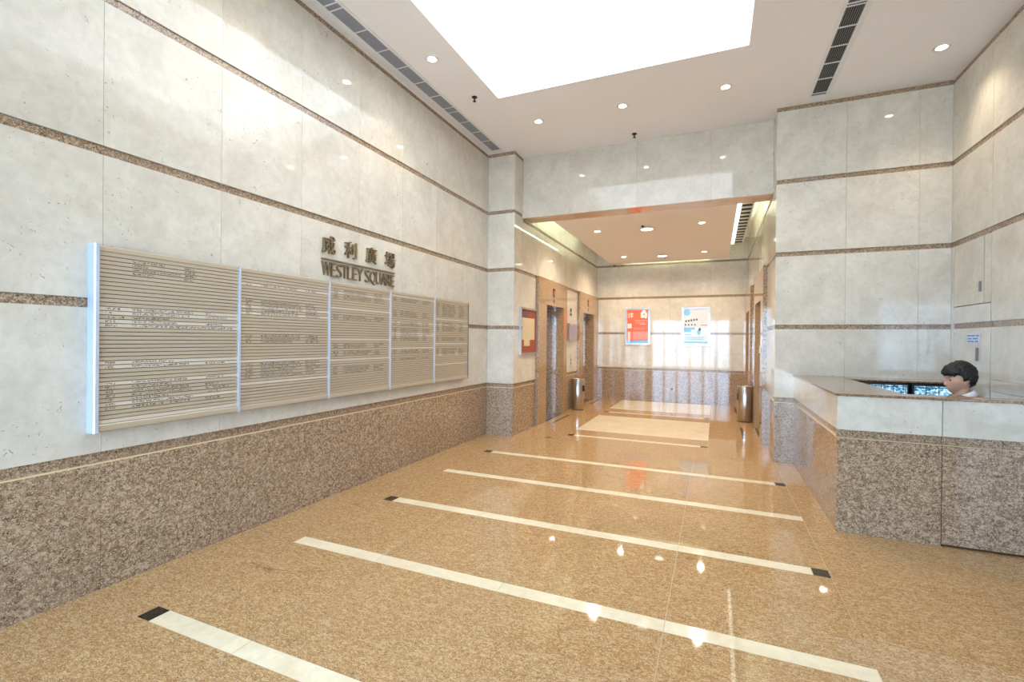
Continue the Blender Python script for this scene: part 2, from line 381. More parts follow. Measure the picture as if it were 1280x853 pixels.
# lobby walls
def lobby_side(name, label, plane, sign, first):
    """plane x, sign = direction the wall faces; two lift bays stand proud of it"""
    back = plane - sign * .03; deep = plane - sign * .75
    mb = []
    def seg(y0, y1, z0, z1):
        mb.append(((min(back, deep), y0, z0), (max(back, deep), y1, z1)))
    D1, D2, DH = (8.15, 9.2), (10.76, 11.8), 2.145
    seg(YL, D1[0] - .03, 0, 3.95); seg(D1[1] + .03, D2[0] - .03, 0, 3.95); seg(D2[1] + .03, YB + .2, 0, 3.95)
    seg(D1[0] - .03, D1[1] + .03, DH + .03, 3.95); seg(D2[0] - .03, D2[1] + .03, DH + .03, 3.95)
    w = structure(name, label, 'wall', mb)
    low = [r for r in std_rows(ZT[2])]
    clad(w, 'x', plane, sign, [YL, BAY0], low, gap=.001)
    clad(w, 'x', plane, sign, [BAY1, BAY2], low, gap=.002)
    top = [(ZT[2], ZL - .055, 'stone', 0), (ZL - .055, ZL - .005, 'band', .012), (ZL - .005, 3.95, 'stone', 0)]
    clad(w, 'x', plane, sign, [YL2 if False else YL, BAY0, BAY1, BAY2, YB], top, gap=.006)
    pf = plane + sign * PROJ                         # front of the bays
    def slab(nm, y0, y1, z0, z1, f=pf, r=None, mat='dado'):
        r = plane - sign * .03 if r is None else r
        return box(nm, (min(f, r), y0, z0), (max(f, r), y1, z1), mat, w)
    zt = ZT[2] - .005
    for (b0, b1), (d0, d1) in (((BAY0, BAY1), D1), ((BAY2, YB), D2)):
        slab('bay_panel', b0, d0 - .001, 0, DH, mat='bay'); slab('bay_panel', d1 + .001, b1 - .001, 0, DH, mat='bay')
        slab('bay_panel', b0, b1 - .001, DH + .002, zt, mat='bay')
        slab('edge_strip', b0 - .014, b0 - .0005, 0, zt, f=plane + sign * (PROJ + .004), r=plane + sign * .0005)
        rr = plane - sign * .30
        slab('granite_jamb', d1 - .0, d1 + .03, 0, DH, back, rr); slab('granite_jamb', d0 - .03, d0, 0, DH, back, rr)
        slab('granite_jamb', d0 - .03, d1 + .03, DH, DH + .03, back, rr)
    for n, (d0, d1) in enumerate((D1, D2)):
        x1 = plane - sign * .20; x0 = plane - sign * .235
        where = ('beside the notice board' if sign > 0 else 'beside the corner block') if n == 0 else 'near the end wall of the lobby'
        d = empty('door_%d' % (first + n), (x1, (d0 + d1) / 2, 0), 'stainless steel lift door in brown granite surround, %s wall, %s' % ('directory side' if sign > 0 else 'reception side', where), 'lift door', kind='structure')
        mid = (d0 + d1) / 2
        for a, b in ((d0, mid - .002), (mid + .002, d1)):
            box('door_leaf', (min(x0, x1), a, .004), (max(x0, x1), b, DH), 'mirror', d)
        xa, xb = plane + sign * (PROJ - .015), x1 + sign * .001
        box('threshold', (min(xa, xb), d0 + .002, 0), (max(xa, xb), d1 - .002, .003), 'steel', d)
        xa, xb = plane + sign * (PROJ - .012), plane + sign * (PROJ - .05)
        box('threshold_strip', (min(xa, xb), d0 + .002, .003), (max(xa, xb), d1 - .002, .005), 'black', d)
    return w, pf
wll, pfl = lobby_side('wall_lobby_left', 'lobby side wall with two lift bays on the directory side', XP, 1, 1)
wlr, pfr = lobby_side('wall_lobby_right', 'lobby side wall with two lift bays on the reception side', XR, -1, 3)

wb = structure('wall_back', 'polished cream stone end wall of the lift lobby', 'wall', [((XP - .03, YB + .03, 0), (XR + .03, YB + .2, 3.95))])
clad(wb, 'y', YB, -1, [XP, 1.36, 2.3, 3.22, XR], std_rows(ZT[2]) + [(ZT[2], ZL - .055, 'stone', 0), (ZL - .055, ZL - .005, 'band', .012), (ZL - .005, 3.95, 'stone', 0)])
MB().lathe([(.001, 0), (.026, 0), (.026, .006), (.001, .006)], (2.36, YB - .006, .318), 20, 'y').build('wall_plug', 'charcoal', wb)

# street front behind the camera: stone header, glazed doors
wf = structure('wall_front', 'stone header above the glazed street entrance', 'wall', [((0, YE - .2, 2.65), (XW, YE, ZC + .5)), ((-.25, YE - .2, 0), (.15, YE, 2.65)), ((4.05, YE - .2, 0), (XW + .25, YE, 2.65)), ((-.25, YE - .2, 2.65), (0, YE, ZC + .5))], 'stone')
wn = empty('window_1', (2.1, YE - .1, 0), 'wide glazed street entrance with steel mullions', 'glazing', kind='structure')
xs = [.15, .80, 1.45, 2.10, 2.75, 3.40, 4.05]
for x in xs: box('mullion', (x - .045, YE - .13, 0), (x + .045, YE - .07, 2.65), 'steel', wn)
for a, b in zip(xs[:-1], xs[1:]): box('pane', (a + .045, YE - .104, .1), (b - .045, YE - .096, 2.6), 'glass', wn)
box('bottom_rail', (.15, YE - .13, 0), (4.05, YE - .07, .1), 'steel', wn); box('top_rail', (.15, YE - .13, 2.6), (4.05, YE - .07, 2.65), 'steel', wn)
M['pave'] = plain('street_paving', (190, 190, 188), .8)
tag(MB().box((-14, YE - 16, -.2), (20, YE - .1, -.02)).build('pavement', 'pave'), 'grey street pavement outside the entrance', 'pavement', kind='structure')

# ------------------------------------------------------------------ ceilings
OX0, OX1, OY0, OY1 = .878, 3.603, 1.6, 5.187
cl = structure('ceiling', 'warm white hall ceiling with a deep rectangular light recess', 'ceiling', [
    ((-.25, YE - .2, ZC), (OX0, YL + .03, ZC + .12)), ((OX1, YE - .2, ZC), (XW + .25, YL + .03, ZC + .12)),
    ((OX0, YE - .2, ZC), (OX1, OY0, ZC + .12)), ((OX0, OY1, ZC), (OX1, YL + .03, ZC + .12)),
    ((OX0 - .06, OY0 - .06, ZC + .12), (OX0, OY1 + .06, ZC + .46)), ((OX1, OY0 - .06, ZC + .12), (OX1 + .06, OY1 + .06, ZC + .46)),
    ((OX0, OY0 - .06, ZC + .12), (OX1, OY0, ZC + .46)), ((OX0, OY1, ZC + .12), (OX1, OY1 + .06, ZC + .46))], 'paint')
lp = empty('luminous_ceiling', ((OX0 + OX1) / 2, (OY0 + OY1) / 2, ZC + .30), 'large glowing white light panel recessed in the hall ceiling', 'light panel')
nx = 3; ny = 4
for i in range(nx):
    for j in range(ny):
        a = OX0 + (OX1 - OX0) * i / nx; b = OX0 + (OX1 - OX0) * (i + 1) / nx; c = OY0 + (OY1 - OY0) * j / ny; d = OY0 + (OY1 - OY0) * (j + 1) / ny
        box('diffuser', (a + .001, c + .001, ZC + .30), (b - .001, d - .001, ZC + .32), 'panel', lp)

cl2 = structure('ceiling_lobby', 'warm painted lobby ceiling floating between lit coves', 'ceiling', [((.86, YL2, ZL), (3.60, YB - .13, ZL + .03)),
    ((XP - .03, YL2, 3.95), (XR + .03, YB + .2, 4.05))], 'paint2')
box('access_panel', (2.08, 8.62, ZL - .002), (2.39, 10.5, ZL), 'paint2', cl2)
def batten(p, q, lab):
    p = Vector(p); q = Vector(q); w = Vector((.025, .025, 0))
    o = empty('fluorescent_batten', (p + q) / 2, lab, 'light', 'cove light battens')
    MB().box(tuple(p - w), tuple(q + w + Vector((0, 0, .03)))).build('batten_body', 'white', o)
    MB().tube([tuple(p + Vector((0, 0, .045))), tuple(q + Vector((0, 0, .045)))], .014).build('tube', 'tube', o)
batten((.89, 7.48, ZL + .03), (.89, 10.2, ZL + .03), 'fluorescent tube batten in the cove above the directory side lifts')
batten((3.775, 7.6, ZL + .03), (3.775, 10.2, ZL + .03), 'fluorescent tube batten in the cove above the reception side lifts')
batten((1.3, YB - .16, ZL + .03), (3.2, YB - .16, ZL + .03), 'fluorescent tube batten in the cove along the end wall')

# ------------------------------------------------------------------ ceiling fittings
def vent(x0, x1, y0, y1, divs, label, zc=ZC, fl_l=.03, fl_r=.03, nsl=8, smat='grille', hw=.0035):
    o = empty('ceiling_vent', ((x0 + x1) / 2, (y0 + y1) / 2, zc), label, 'vent', 'linear ceiling vents')
    MB().box((x0 - fl_l, y0 - .03, zc - .006), (x0, y1 + .03, zc)).box((x1, y0 - .03, zc - .006), (x1 + fl_r, y1 + .03, zc)) \
        .box((x0, y0 - .03, zc - .006), (x1, y0, zc)).box((x0, y1, zc - .006), (x1, y1 + .03, zc)).build('frame', 'white', o)
    box('backing', (x0, y0, zc - .0015), (x1, y1, zc - .0005), 'dark', o)
    p = (x1 - x0) / nsl
    for i in range(nsl):
        box('slat', (x0 + p * (i + .5) - hw, y0, zc - .007), (x0 + p * (i + .5) + hw, y1, zc - .0015), smat, o)
    for d in divs: box('divider', (x0, d - .007, zc - .009), (x1, d + .007, zc - .0015), 'white', o)
    return o
vent(.125, .268, 1.0, 6.57, [1.28, 1.6, 1.93, 2.25, 2.58, 2.90, 3.16, 3.23, 3.55, 3.877, 4.195, 4.52, 4.843, 5.15, 5.27, 5.57, 5.90, 6.22], 'long white framed linear air grille along the directory wall', fl_l=.095, smat='grille2', hw=.0058)
vent(4.342, 4.487, 2.6, 6.53, [2.93, 3.25, 3.57, 3.9, 4.22, 4.55, 4.87, 4.91, 5.21, 5.52, 5.83, 6.15, 6.48], 'dark linear air grille above the reception counter', fl_r=.05)

def downlight(x, y, label, group, zc=ZC, r=.045, watts=40, col=(1, .84, .66), ang=110):
    o = empty('downlight', (x, y, zc), label, 'ceiling light', group)
    MB().lathe([(r, -.002), (r + .012, -.005), (r + .026, -.004), (r + .028, 0), (r, 0), (r, -.002)], (x, y, zc), 28).build('trim_ring', 'white', o)
    MB().lathe([(.0005, -.0035), (r * .8, -.0035), (r, -.001), (.0005, -.001)], (x, y, zc), 24).build('lens', 'lamp', o)
    spot('downlight_beam', (x, y, zc - .03), o, watts, col, ang)
    return o
for x, y, w in ((1.12, 5.94, 'end nearest the pier'), (2.235, 5.94, 'middle of the row'), (3.405, 5.94, 'end nearest the corner block')):
    downlight(x, y, 'small round recessed downlight in the row before the lobby opening, ' + w, 'hall downlights')
downlight(5.35, 5.95, 'small round recessed downlight in the corner above the reception counter', 'hall downlights', watts=40)
for y, w in ((4.2, 'far end of the'), (2.45, 'entrance end of the')):
    downlight(.573, y, 'small round recessed downlight between light recess and long vent, %s directory wall' % w, 'hall downlights', watts=34)
for x, y, w in ((1.36, 8.385, 'near the lintel on the directory side'), (3.105, 8.38, 'near the lintel on the reception side'), (3.09, 11.1, 'near the end wall above the blue poster'), (1.345, 11.15, 'near the end wall above the orange poster')):
    downlight(x, y, 'small round recessed downlight in the lobby ceiling ' + w, 'lobby downlights', ZL, .045, 118, (1, .84, .66), 156)
M['disc'] = plain('disc_lamp_glow', (255, 252, 245), .5, 0, (255, 246, 232), 5.0)
for (x, y), w in (((2.225, 8.395), 'nearer the hall'), ((2.21, 11.15), 'nearer the end wall')):
    o = empty('disc_lamp', (x, y, ZL), 'flat round white disc lamp in the lobby ceiling %s' % w, 'ceiling light', 'lobby disc lamps')
    MB().lathe([(.0005, 0), (.03, 0), (.03, -.02), (.10, -.024), (.105, -.03), (.10, -.034)], (x, y, ZL), 32).build('housing', 'white', o)
    MB().lathe([(.0005, -.036), (.098, -.035), (.098, -.033), (.0005, -.033)], (x, y, ZL), 32).build('diffuser', 'disc', o)

def sprinkler(x, y, zc, label, s=1.0):
    o = empty('sprinkler', (x, y, zc), label, 'sprinkler', 'ceiling sprinklers')
    MB().lathe([(.0005, 0), (.034 * s, 0), (.032 * s, -.008), (.014 * s, -.012), (.0005, -.012)], (x, y, zc), 20).build('escutcheon', 'charcoal', o)
    MB().lathe([(.0005, -.012), (.010 * s, -.012), (.008 * s, -.05 * s), (.0005, -.05 * s)], (x, y, zc), 14).build('stem', 'charcoal', o)
    MB().lathe([(.0005, -.05 * s), (.020 * s, -.052 * s), (.021 * s, -.055 * s), (.0005, -.056 * s)], (x, y, zc), 16).build('deflector', 'charcoal', o)
sprinkler(.625, 5.05, ZC, 'small dark pendant sprinkler between light recess and long vent')
sprinkler(2.248, 6.80, ZC, 'small dark pendant sprinkler close to the stone lintel')
sprinkler(2.17, 8.25, ZL, 'small dark pendant sprinkler beside the nearer disc lamp', .8)
sprinkler(2.25, 11.4, ZL, 'small dark pendant sprinkler beside the farther disc lamp', .8)
o = empty('security_camera', (.97, 12.05, ZL), 'tiny black security camera on the lobby ceiling near the end wall', 'camera')
MB().lathe([(.0005, 0), (.028, 0), (.028, -.01), (.012, -.014), (.012, -.04), (.0005, -.04)], (.97, 12.05, ZL), 16).build('mount', 'white', o)
MB().tube([(.97, 12.08, ZL - .05), (.97, 11.98, ZL - .07)], .024, 14).build('camera_body', 'charcoal', o)

# grille beside the reception-side cove of the lobby
o = empty('cove_grille', (3.73, 8.9, ZL), 'white framed louvre grille in the lobby ceiling beside the reception side lifts', 'vent', 'linear ceiling vents')
M['lit'] = plain('white_louvre', (214, 216, 204), .4)
M['strip'] = plain('strip_light_diffuser', (250, 250, 244), .4, 0, (252, 255, 240), 2.2)
box('strip_light', (3.602, YL2, ZL - .004), (3.655, 10.4, ZL + .03), 'strip', o); box('frame_rail', (3.80, YL2, ZL), (3.82, 10.4, ZL + .03), 'lit', o)
box('backing', (3.655, YL2, ZL + .022), (3.80, 10.4, ZL + .026), 'dark', o)
for i in range(13):
    y = YL2 + .03 + i * .225
    box('louvre', (3.665, y, ZL + .012), (3.80, y + .075, ZL + .020), 'lit', o)

# ------------------------------------------------------------------ directory board on the left wall
BY = [1.545, 2.43, 3.325, 4.215, 5.10, 5.985]; BZ0, BZ1 = .942, 2.022
bd = empty('directory_board', (.03, 3.77, BZ0), 'wide champagne metal tenant directory board of five slatted panels', 'directory board')
box('back_plate', (.0, BY[0], BZ0 + .002), (.042, BY[-1], BZ1 - .002), 'dark', bd)
NS = 41; ra, rb_ = .034, .042; pitch = (BZ1 - BZ0 - ra - rb_) / NS
def rail(z0, z1, nm):
    for a, b in zip(BY[:-1], BY[1:]):
        MB().prism([(.042, z0), (.056, z0), (.062, z0 + .006), (.062, z1 - .006), (.056, z1), (.042, z1)], a + .008, b - .008, 'y').build(nm, 'slat', bd)
rail(BZ1 - ra, BZ1, 'top_rail'); rail(BZ0, BZ0 + rb_, 'bottom_rail')
for i, y in enumerate(BY):
    if i == 0:
        MB().prism([(0, y - .016), (.064, y - .016), (.070, y - .010), (.070, y + .008), (0, y + .008)], BZ0 - .004, BZ1 + .006, 'z').build('end_profile', 'alu', bd)
    elif i == 5:
        MB().prism([(0, y - .006), (.066, y - .006), (.066, y + .006), (0, y + .006)], BZ0, BZ1, 'z').build('end_profile', 'grille', bd)
    else:
        MB().prism([(.04, y - .008), (.066, y - .008), (.066, y + .008), (.04, y + .008)], BZ0 - .002, BZ1 + .002, 'z').build('divider', 'alu', bd)
W_ = .885
rnd = random.Random(3)
def entry(no=True, name=.42, cn=.16, cn0=.70):
    e = []
    if no: e.append((.05, .05 + rnd.uniform(.05, .08)))
    e.append((.20, .20 + name * rnd.uniform(.8, 1.1)))
    if cn: e.append((cn0, cn0 + cn * rnd.uniform(.6, 1.2)))
    return e
prints = {0: {}, 1: {}, 2: {}, 3: {}, 4: {}}; pale = {0: {13, 14, 16, 17, 26, 27, 31, 36, 40}, 1: {3, 10, 12, 27, 34}, 2: {2, 8, 20, 28}, 3: {0, 12, 17, 18, 24}, 4: {9, 12, 22, 28, 33}}
prints[0].update({1: [(.20, .41), (.55, .63)], 2: [(.20, .30), (.55, .63)], 3: [(.20, .53), (.55, .64)], 4: [(.20, .34), (.55, .63)],
    13: [(.04, .13), (.20, .62), (.72, .80)], 14: [(.04, .08), (.20, .59), (.72, .90)], 15: [(.04, .15), (.20, .45)], 16: [(.04, .10), (.20, .50), (.72, .86)], 17: [(.04, .11), (.20, .95)],
    26: [(.04, .10), (.20, .48)], 27: [(.04, .10), (.20, .59), (.72, .88)],
    31: [(.04, .10), (.20, .58), (.72, .87)], 32: [(.04, .10), (.20, .46)], 33: [(.04, .09), (.20, .59), (.72, .83)], 34: [(.04, .10), (.20, .61), (.72, .92)], 35: [(.04, .09), (.20, .44), (.72, .85)], 36: [(.04, .10), (.20, .62)], 37: [(.04, .10), (.20, .60), (.72, .84)]})
for k in [3, 8, 9, 10, 11, 12, 19, 20, 21, 28, 29, 30, 31, 32]: prints[1][k] = entry()
for k in [1, 2, 3, 4, 11, 12, 22, 23, 25, 26, 31, 32, 33]: prints[2][k] = entry()
for k in [1, 2, 7, 8, 9, 12, 13, 15, 16, 17, 18, 19, 20, 25, 26, 29]: prints[3][k] = entry()
for k in [1, 2, 3, 4, 5, 6, 7, 11, 12, 13, 14, 15, 19, 20, 25, 26, 27, 28]: prints[4][k] = entry()
for p in range(5):
    a, b = BY[p] + .008, BY[p + 1] - .008
    for k in range(NS):
        z1 = BZ1 - ra - k * pitch; z0 = z1 - pitch + .0036
        pal = k in pale[p]
        s = box('slat', (.042, a, z0), (.056, b, z1 - .0004), 'slat2' if pal else 'slat', bd)
        for (q0, q1) in prints[p].get(k, ()):
            w = b - a
            box('lettering', (.056, a + q0 * w, z0 + .004), (.0564, a + q1 * w, z1 - .004), 'print2' if pal else 'print', s)

# ------------------------------------------------------------------ raised lettering above the board
dg = None
def text_mesh(ch, thin=0.0):
    cu = bpy.data.curves.new('t', 'FONT'); cu.body = ch; cu.size = 1.0; cu.extrude = .5; cu.resolution_u = 4; cu.offset = -thin
    ob = bpy.data.objects.new('t', cu); C.objects.link(ob)
    bpy.context.view_layer.update()
    me = bpy.data.meshes.new_from_object(ob.evaluated_get(bpy.context.evaluated_depsgraph_get()))
    bpy.data.objects.remove(ob); bpy.data.curves.remove(cu)
    return me
sg = empty('wall_sign', (0, 3.80, 2.07), 'raised bronze wall lettering with Chinese characters above WESTLEY SQUARE', 'sign')
def letter(ch, y0, y1, z0, z1, depth=.024, thin=0.0):
    me = text_mesh(ch, thin)
    if len(me.vertices) == 0: return
    xs = [v.co.x for v in me.vertices]; ys = [v.co.y for v in me.vertices]; zs = [v.co.z for v in me.vertices]
    ax, bx_, ay, by_, az, bz = min(xs), max(xs), min(ys), max(ys), min(zs), max(zs)
    for v in me.vertices:
        x, y, z = v.co
        v.co = ((z - az) / (bz - az) * depth, y0 + (x - ax) / (bx_ - ax) * (y1 - y0) - (y0 + y1) / 2, z0 + (y - ay) / (by_ - ay) * (z1 - z0) - z0)
    me.materials.clear(); me.materials.append(M['bronze']); me.name = 'letter'
    o = bpy.data.objects.new('letter', me); place(o, (0, (y0 + y1) / 2, z0), sg)
for ch, a, b in (('威', 3.275, 3.435), ('利', 3.565, 3.725), ('廣', 3.865, 4.03), ('場', 4.172, 4.338)): letter(ch, a, b, 2.285, 2.45)
MB().box((0, 3.272, 2.222), (.024, 4.335, 2.236)).build('rule_bar', 'bronze', sg)
wd = {'W': 1.30, 'E': .82, 'S': .86, 'T': .86, 'L': .80, 'Y': .95, 'Q': 1.12, 'U': .95, 'A': 1.02, 'R': .90, ' ': .36}
word = 'WESTLEY SQUARE'; tot = sum(wd[c] for c in word); y = 3.272; sc_ = (4.338 - 3.272) / tot
for c in word:
    w = wd[c] * sc_
    if c != ' ': letter(c, y + w * .05, y + w * .95, 2.078 if c != 'Q' else 2.062, 2.203, .022, .016)
    y += w

# ------------------------------------------------------------------ reception counter
YC, XC = 4.468, 4.222
ct = empty('reception_counter', (4.97, 5.6, 0), 'stone clad reception counter with granite base, cream panels and polished top', 'counter')
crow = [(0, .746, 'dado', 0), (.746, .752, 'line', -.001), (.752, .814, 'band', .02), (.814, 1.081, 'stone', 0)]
mb = MB().box((XC + .03, YC + .03, .0), (4.873, YC + .15, 1.079)).box((4.877, YC + .03, .02), (XW - .002, YC + .15, 1.079)).box((XC + .03, YC + .15, 0), (XC + .17, YP - .002, 1.079))
mb.build('carcass', 'grout', ct)
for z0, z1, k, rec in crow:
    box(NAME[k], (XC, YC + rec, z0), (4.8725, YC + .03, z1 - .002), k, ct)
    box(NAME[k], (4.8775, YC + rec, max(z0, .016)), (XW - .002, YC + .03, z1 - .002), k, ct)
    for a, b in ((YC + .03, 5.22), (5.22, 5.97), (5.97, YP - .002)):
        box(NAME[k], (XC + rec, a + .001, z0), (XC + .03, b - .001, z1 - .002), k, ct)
M['top'] = granite('polished_counter_granite', (84, 62, 44), (146, 117, 90), (170, 142, 114), 150, .05)
def topslab(x0, x1, y0, y1): return MB().box((x0, y0, 1.080), (x1, y1, 1.10)).build('top_slab', 'top', ct, bevel=.003)
topslab(XC - .012, 4.695, YC + .20, YP - .002); topslab(XC - .012, XW - .002, YC - .012, YC + .199); topslab(4.697, XW - .002, 6.29, YP - .002)
# desk inside the counter
MB().box((XC + .17, YC + .151, .72), (4.95, 6.28, .745)).box((4.951, 6.0, .72), (XW - .002, YP - .003, .745)).box((4.90, 4.62, 0), (4.93, 4.72, .72)).box((4.90, 5.95, 0), (4.93, 6.25, .72)).box((5.6, 6.02, 0), (5.63, 6.6, .72)).build('desk_shelf', 'top', ct)
box('shelf_support', (4.70, 6.60, .745), (XW - .004, YP - .004, 1.075), 'dark', ct)

def cctv_mat(name, seed):
    mt, nt, b = new_mat(name)
    g = nt.nodes.new('ShaderNodeNewGeometry')
    mp = nt.nodes.new('ShaderNodeMapping'); mp.inputs['Location'].default_value = (seed, seed * 2.1, 0); mp.inputs['Scale'].default_value = (9.5, 1, 12.0)
    nt.links.new(g.outputs['Position'], mp.inputs[0])
    v = nt.nodes.new('ShaderNodeTexVoronoi'); v.distance = 'CHEBYCHEV'; v.inputs['Randomness'].default_value = 0.0; v.inputs['Scale'].default_value = 1.0
    nt.links.new(mp.outputs[0], v.inputs['Vector'])
    n = noise_tex(nt, mp.outputs[0], 3.0, 4, .65, .5)
    c = ramp(nt, n, [(.34, (10, 24, 40)), (.45, (70, 130, 170)), (.55, (150, 205, 230)), (.66, (245, 252, 255))])
    e = ramp(nt, v.outputs['Distance'], [(.455, (1, 1, 1, 1)), (.475, (.03, .04, .05, 1))])
    col = mixc(nt, c, e, 1.0, 'MULTIPLY')
    b.inputs['Base Color'].default_value = (.01, .01, .012, 1); nt.links.new(col, b.inputs['Emission Color']); b.inputs['Emission Strength'].default_value = 1.15; b.inputs['Roughness'].default_value = .2
    return mt
M['cctv1'] = cctv_mat('camera_grid_screen', 1.3); M['cctv2'] = cctv_mat('camera_grid_screen_b', 4.7)
for (x0, x1), mt, lab in (((4.795, 5.205), 'cctv1', 'black monitor showing a grid of camera views, beside the counter corner'), ((5.235, 5.645), 'cctv2', 'black monitor showing a grid of camera views, behind the seated guard')):
    mo = empty('monitor', ((x0 + x1) / 2, 6.25, .745), lab, 'monitor', 'camera monitors under the counter shelf')
    MB().box((x0, 6.22, .80), (x1, 6.26, 1.072)).build('housing', 'charcoal', mo, bevel=.004)
    box('screen', (x0 + .016, 6.217, .825), (x1 - .016, 6.2198, 1.056), mt, mo)
    xm = (x0 + x1) / 2
    MB().box((xm - .03, 6.24, .755), (xm + .03, 6.27, .83)).box((xm - .1, 6.17, .745), (xm + .1, 6.33, .757)).build('stand', 'charcoal', mo, bevel=.003)

# small blue notice on the service door
M['bluesign'] = plain('blue_print', (120, 150, 214), .5); M['whitesign'] = plain('white_card', (226, 232, 244), .5)
o = empty('door_notice', (XW, 6.215, 1.51), 'small blue and white notice card on the concealed door', 'notice')
box('card', (XW - .004, 6.09, 1.508), (XW, 6.34, 1.612), 'whitesign', o)
for i, (a, b, z) in enumerate(((6.27, 6.33, 1.585), (6.18, 6.26, 1.585), (6.10, 6.16, 1.585), (6.24, 6.33, 1.556), (6.12, 6.22, 1.556), (6.20, 6.33, 1.527), (6.11, 6.18, 1.527))):
    box('printed_line', (XW - .0046, a, z - .008), (XW - .004, b, z + .008), 'bluesign', o)

# ------------------------------------------------------------------ lobby things
def bin_(x, y, label, ang):
    r, h = .135, .655
    o = empty('litter_bin', (x, y, 0), label, 'bin', 'steel lobby bins')
    MB().lathe([(.0005, .012), (r - .004, .012), (r, .016), (r, h - .006), (r - .004, h), (.0005, h)], (x, y, 0), 48).build('body', 'steel', o)
    MB().lathe([(.0005, 0), (r - .008, 0), (r - .008, .0125), (.0005, .0125)], (x, y, 0), 40).build('base_ring', 'charcoal', o)
    MB().lathe([(r - .03, h), (r + .002, h), (r + .003, h + .008), (r - .004, h + .012), (r - .03, h + .012), (r - .03, h)], (x, y, 0), 48).build('top_rim', 'steel', o)
    mb = MB(); n = 8                                  # the curved mouth on the side
    for i in range(n):
        a0 = ang - .36 + .72 * i / n; a1 = ang - .36 + .72 * (i + 1) / n; k = len(mb.v)
        for a in (a0, a1):
            for rr in (r - .002, r + .002):
                for z in (.40, .53): mb.v.append((x + rr * math.cos(a), y + rr * math.sin(a), z))
        for q in [(2, 3, 7, 6), (0, 4, 5, 1), (1, 5, 7, 3), (0, 2, 6, 4)] + ([(0, 1, 3, 2)] if i == 0 else []) + ([(4, 6, 7, 5)] if i == n - 1 else []):
            mb.f.append(tuple(k + t for t in q)); mb.sm.append(False)
    mb.build('mouth', 'dark', o)
bin_(.605, 9.98, 'cylindrical brushed steel bin between the directory side lift doors', math.radians(-12))
bin_(3.855, 9.93, 'cylindrical brushed steel bin between the reception side lift doors', math.radians(186))

def framed(name, label, cat, x0, x1, z0, z1, sheet, mat, prints, fr=.05):
    o = empty(name, ((x0 + x1) / 2, YB, z0), label, cat, 'poster frames on the end wall')
    for lo, hi in (((x0, YB - .022, z0), (x1, YB, z0 + fr)), ((x0, YB - .022, z1 - fr), (x1, YB, z1)), ((x0, YB - .022, z0 + fr), (x0 + fr, YB, z1 - fr)), ((x1 - fr, YB - .022, z0 + fr), (x1, YB, z1 - fr))):
        box('frame_rail', lo, hi, 'pframe', o)
    sh = box('sheet', (x0 + fr, YB - .010, z0 + fr), (x1 - fr, YB - .004, z1 - fr), mat, o)
    w = x1 - x0 - 2 * fr; h = z1 - z0 - 2 * fr
    for n_, (kind, a, b, c, d, mm) in enumerate(prints):
        yf = YB - .0104 - .0003 * n_
        if kind == 'r': box('printed_block', (x0 + fr + a * w, yf, z0 + fr + c * h), (x0 + fr + b * w, YB - .010, z0 + fr + d * h), mm, sh)
        else:
            cx, cz, rx, rz = x0 + fr + a * w, z0 + fr + c * h, b * w, d * h
            MB().prism([(cx + rx * math.cos(t * math.pi / 10), cz + rz * math.sin(t * math.pi / 10)) for t in range(20)], yf, YB - .010, 'y').build('printed_spot', mm, sh)
M['pframe'] = plain('clear_acrylic_frame', (188, 184, 182), .2, .5)
M['orange'] = plain('orange_print', (248, 104, 66), .35); M['pinkp'] = plain('pink_print', (250, 150, 140), .35); M['whitep'] = plain('white_print', (252, 238, 228), .35)
M['bluep'] = plain('sky_blue_print', (126, 196, 240), .35); M['greyp'] = plain('pale_rose_print', (228, 220, 222), .35); M['inkp'] = plain('slate_ink', (84, 100, 120), .4); M['pale'] = plain('pale_blue_print', (222, 240, 252), .35)
framed('poster', 'framed orange poster with white flower and blue foot strip on the end wall', 'poster', 1.20, 1.825, 1.40, 2.34, None, 'orange',
       [('r', 0, 1, 0, .07, 'bluep'), ('r', .02, .98, .10, .34, 'pinkp'), ('r', .02, .22, .44, .58, 'whitep'), ('r', .07, .10, .76, .90, 'whitep'), ('r', .14, .30, .86, .89, 'whitep'), ('r', .14, .30, .79, .82, 'whitep'), ('r', .20, .23, .75, .92, 'whitep'),
        ('e', .74, .10, .88, .06, 'whitep'), ('e', .86, .10, .86, .06, 'whitep'), ('e', .80, .09, .95, .045, 'whitep'), ('e', .72, .08, .80, .05, 'whitep'), ('e', .87, .08, .79, .05, 'whitep'), ('e', .80, .05, .86, .035, 'pinkp'),
        ('r', .35, .95, .66, .69, 'pinkp'), ('r', .42, .85, .60, .62, 'pinkp'), ('r', .62, .88, .56, .58, 'whitep'), ('r', .06, .14, .03, .34, 'whitep'), ('r', .22, .27, .03, .36, 'orange'), ('r', .32, .90, .44, .455, 'pinkp'), ('r', .32, .80, .40, .415, 'pinkp')])
framed('poster', 'framed pale poster with blue lower half and dark lettering on the end wall', 'poster', 2.57, 3.22, 1.40, 2.335, None, 'greyp',
       [('r', 0, 1, 0, .48, 'pale'), ('r', 0, 1, 0, .05, 'bluep'), ('e', .13, .14, .90, .09, 'bluep'), ('r', 0, .46, .40, .47, 'bluep'), ('r', 0, .30, .34, .40, 'bluep'), ('e', .62, .07, .33, .08, 'bluep'), ('e', .66, .05, .41, .05, 'inkp')] +
       [('r', .06 + i * .11, .13 + i * .11, .62 + i * .012, .68 + i * .012, 'inkp') for i in range(5)] + [('r', .04 + i * .13, .10 + i * .13, .52, .57, 'inkp') for i in range(4)] + [('r', .70, .96, .53, .545, 'inkp'), ('r', .06, .30, .25, .27, 'bluep'), ('r', .06, .86, .17, .185, 'bluep'), ('r', .06, .80, .12, .135, 'bluep')])

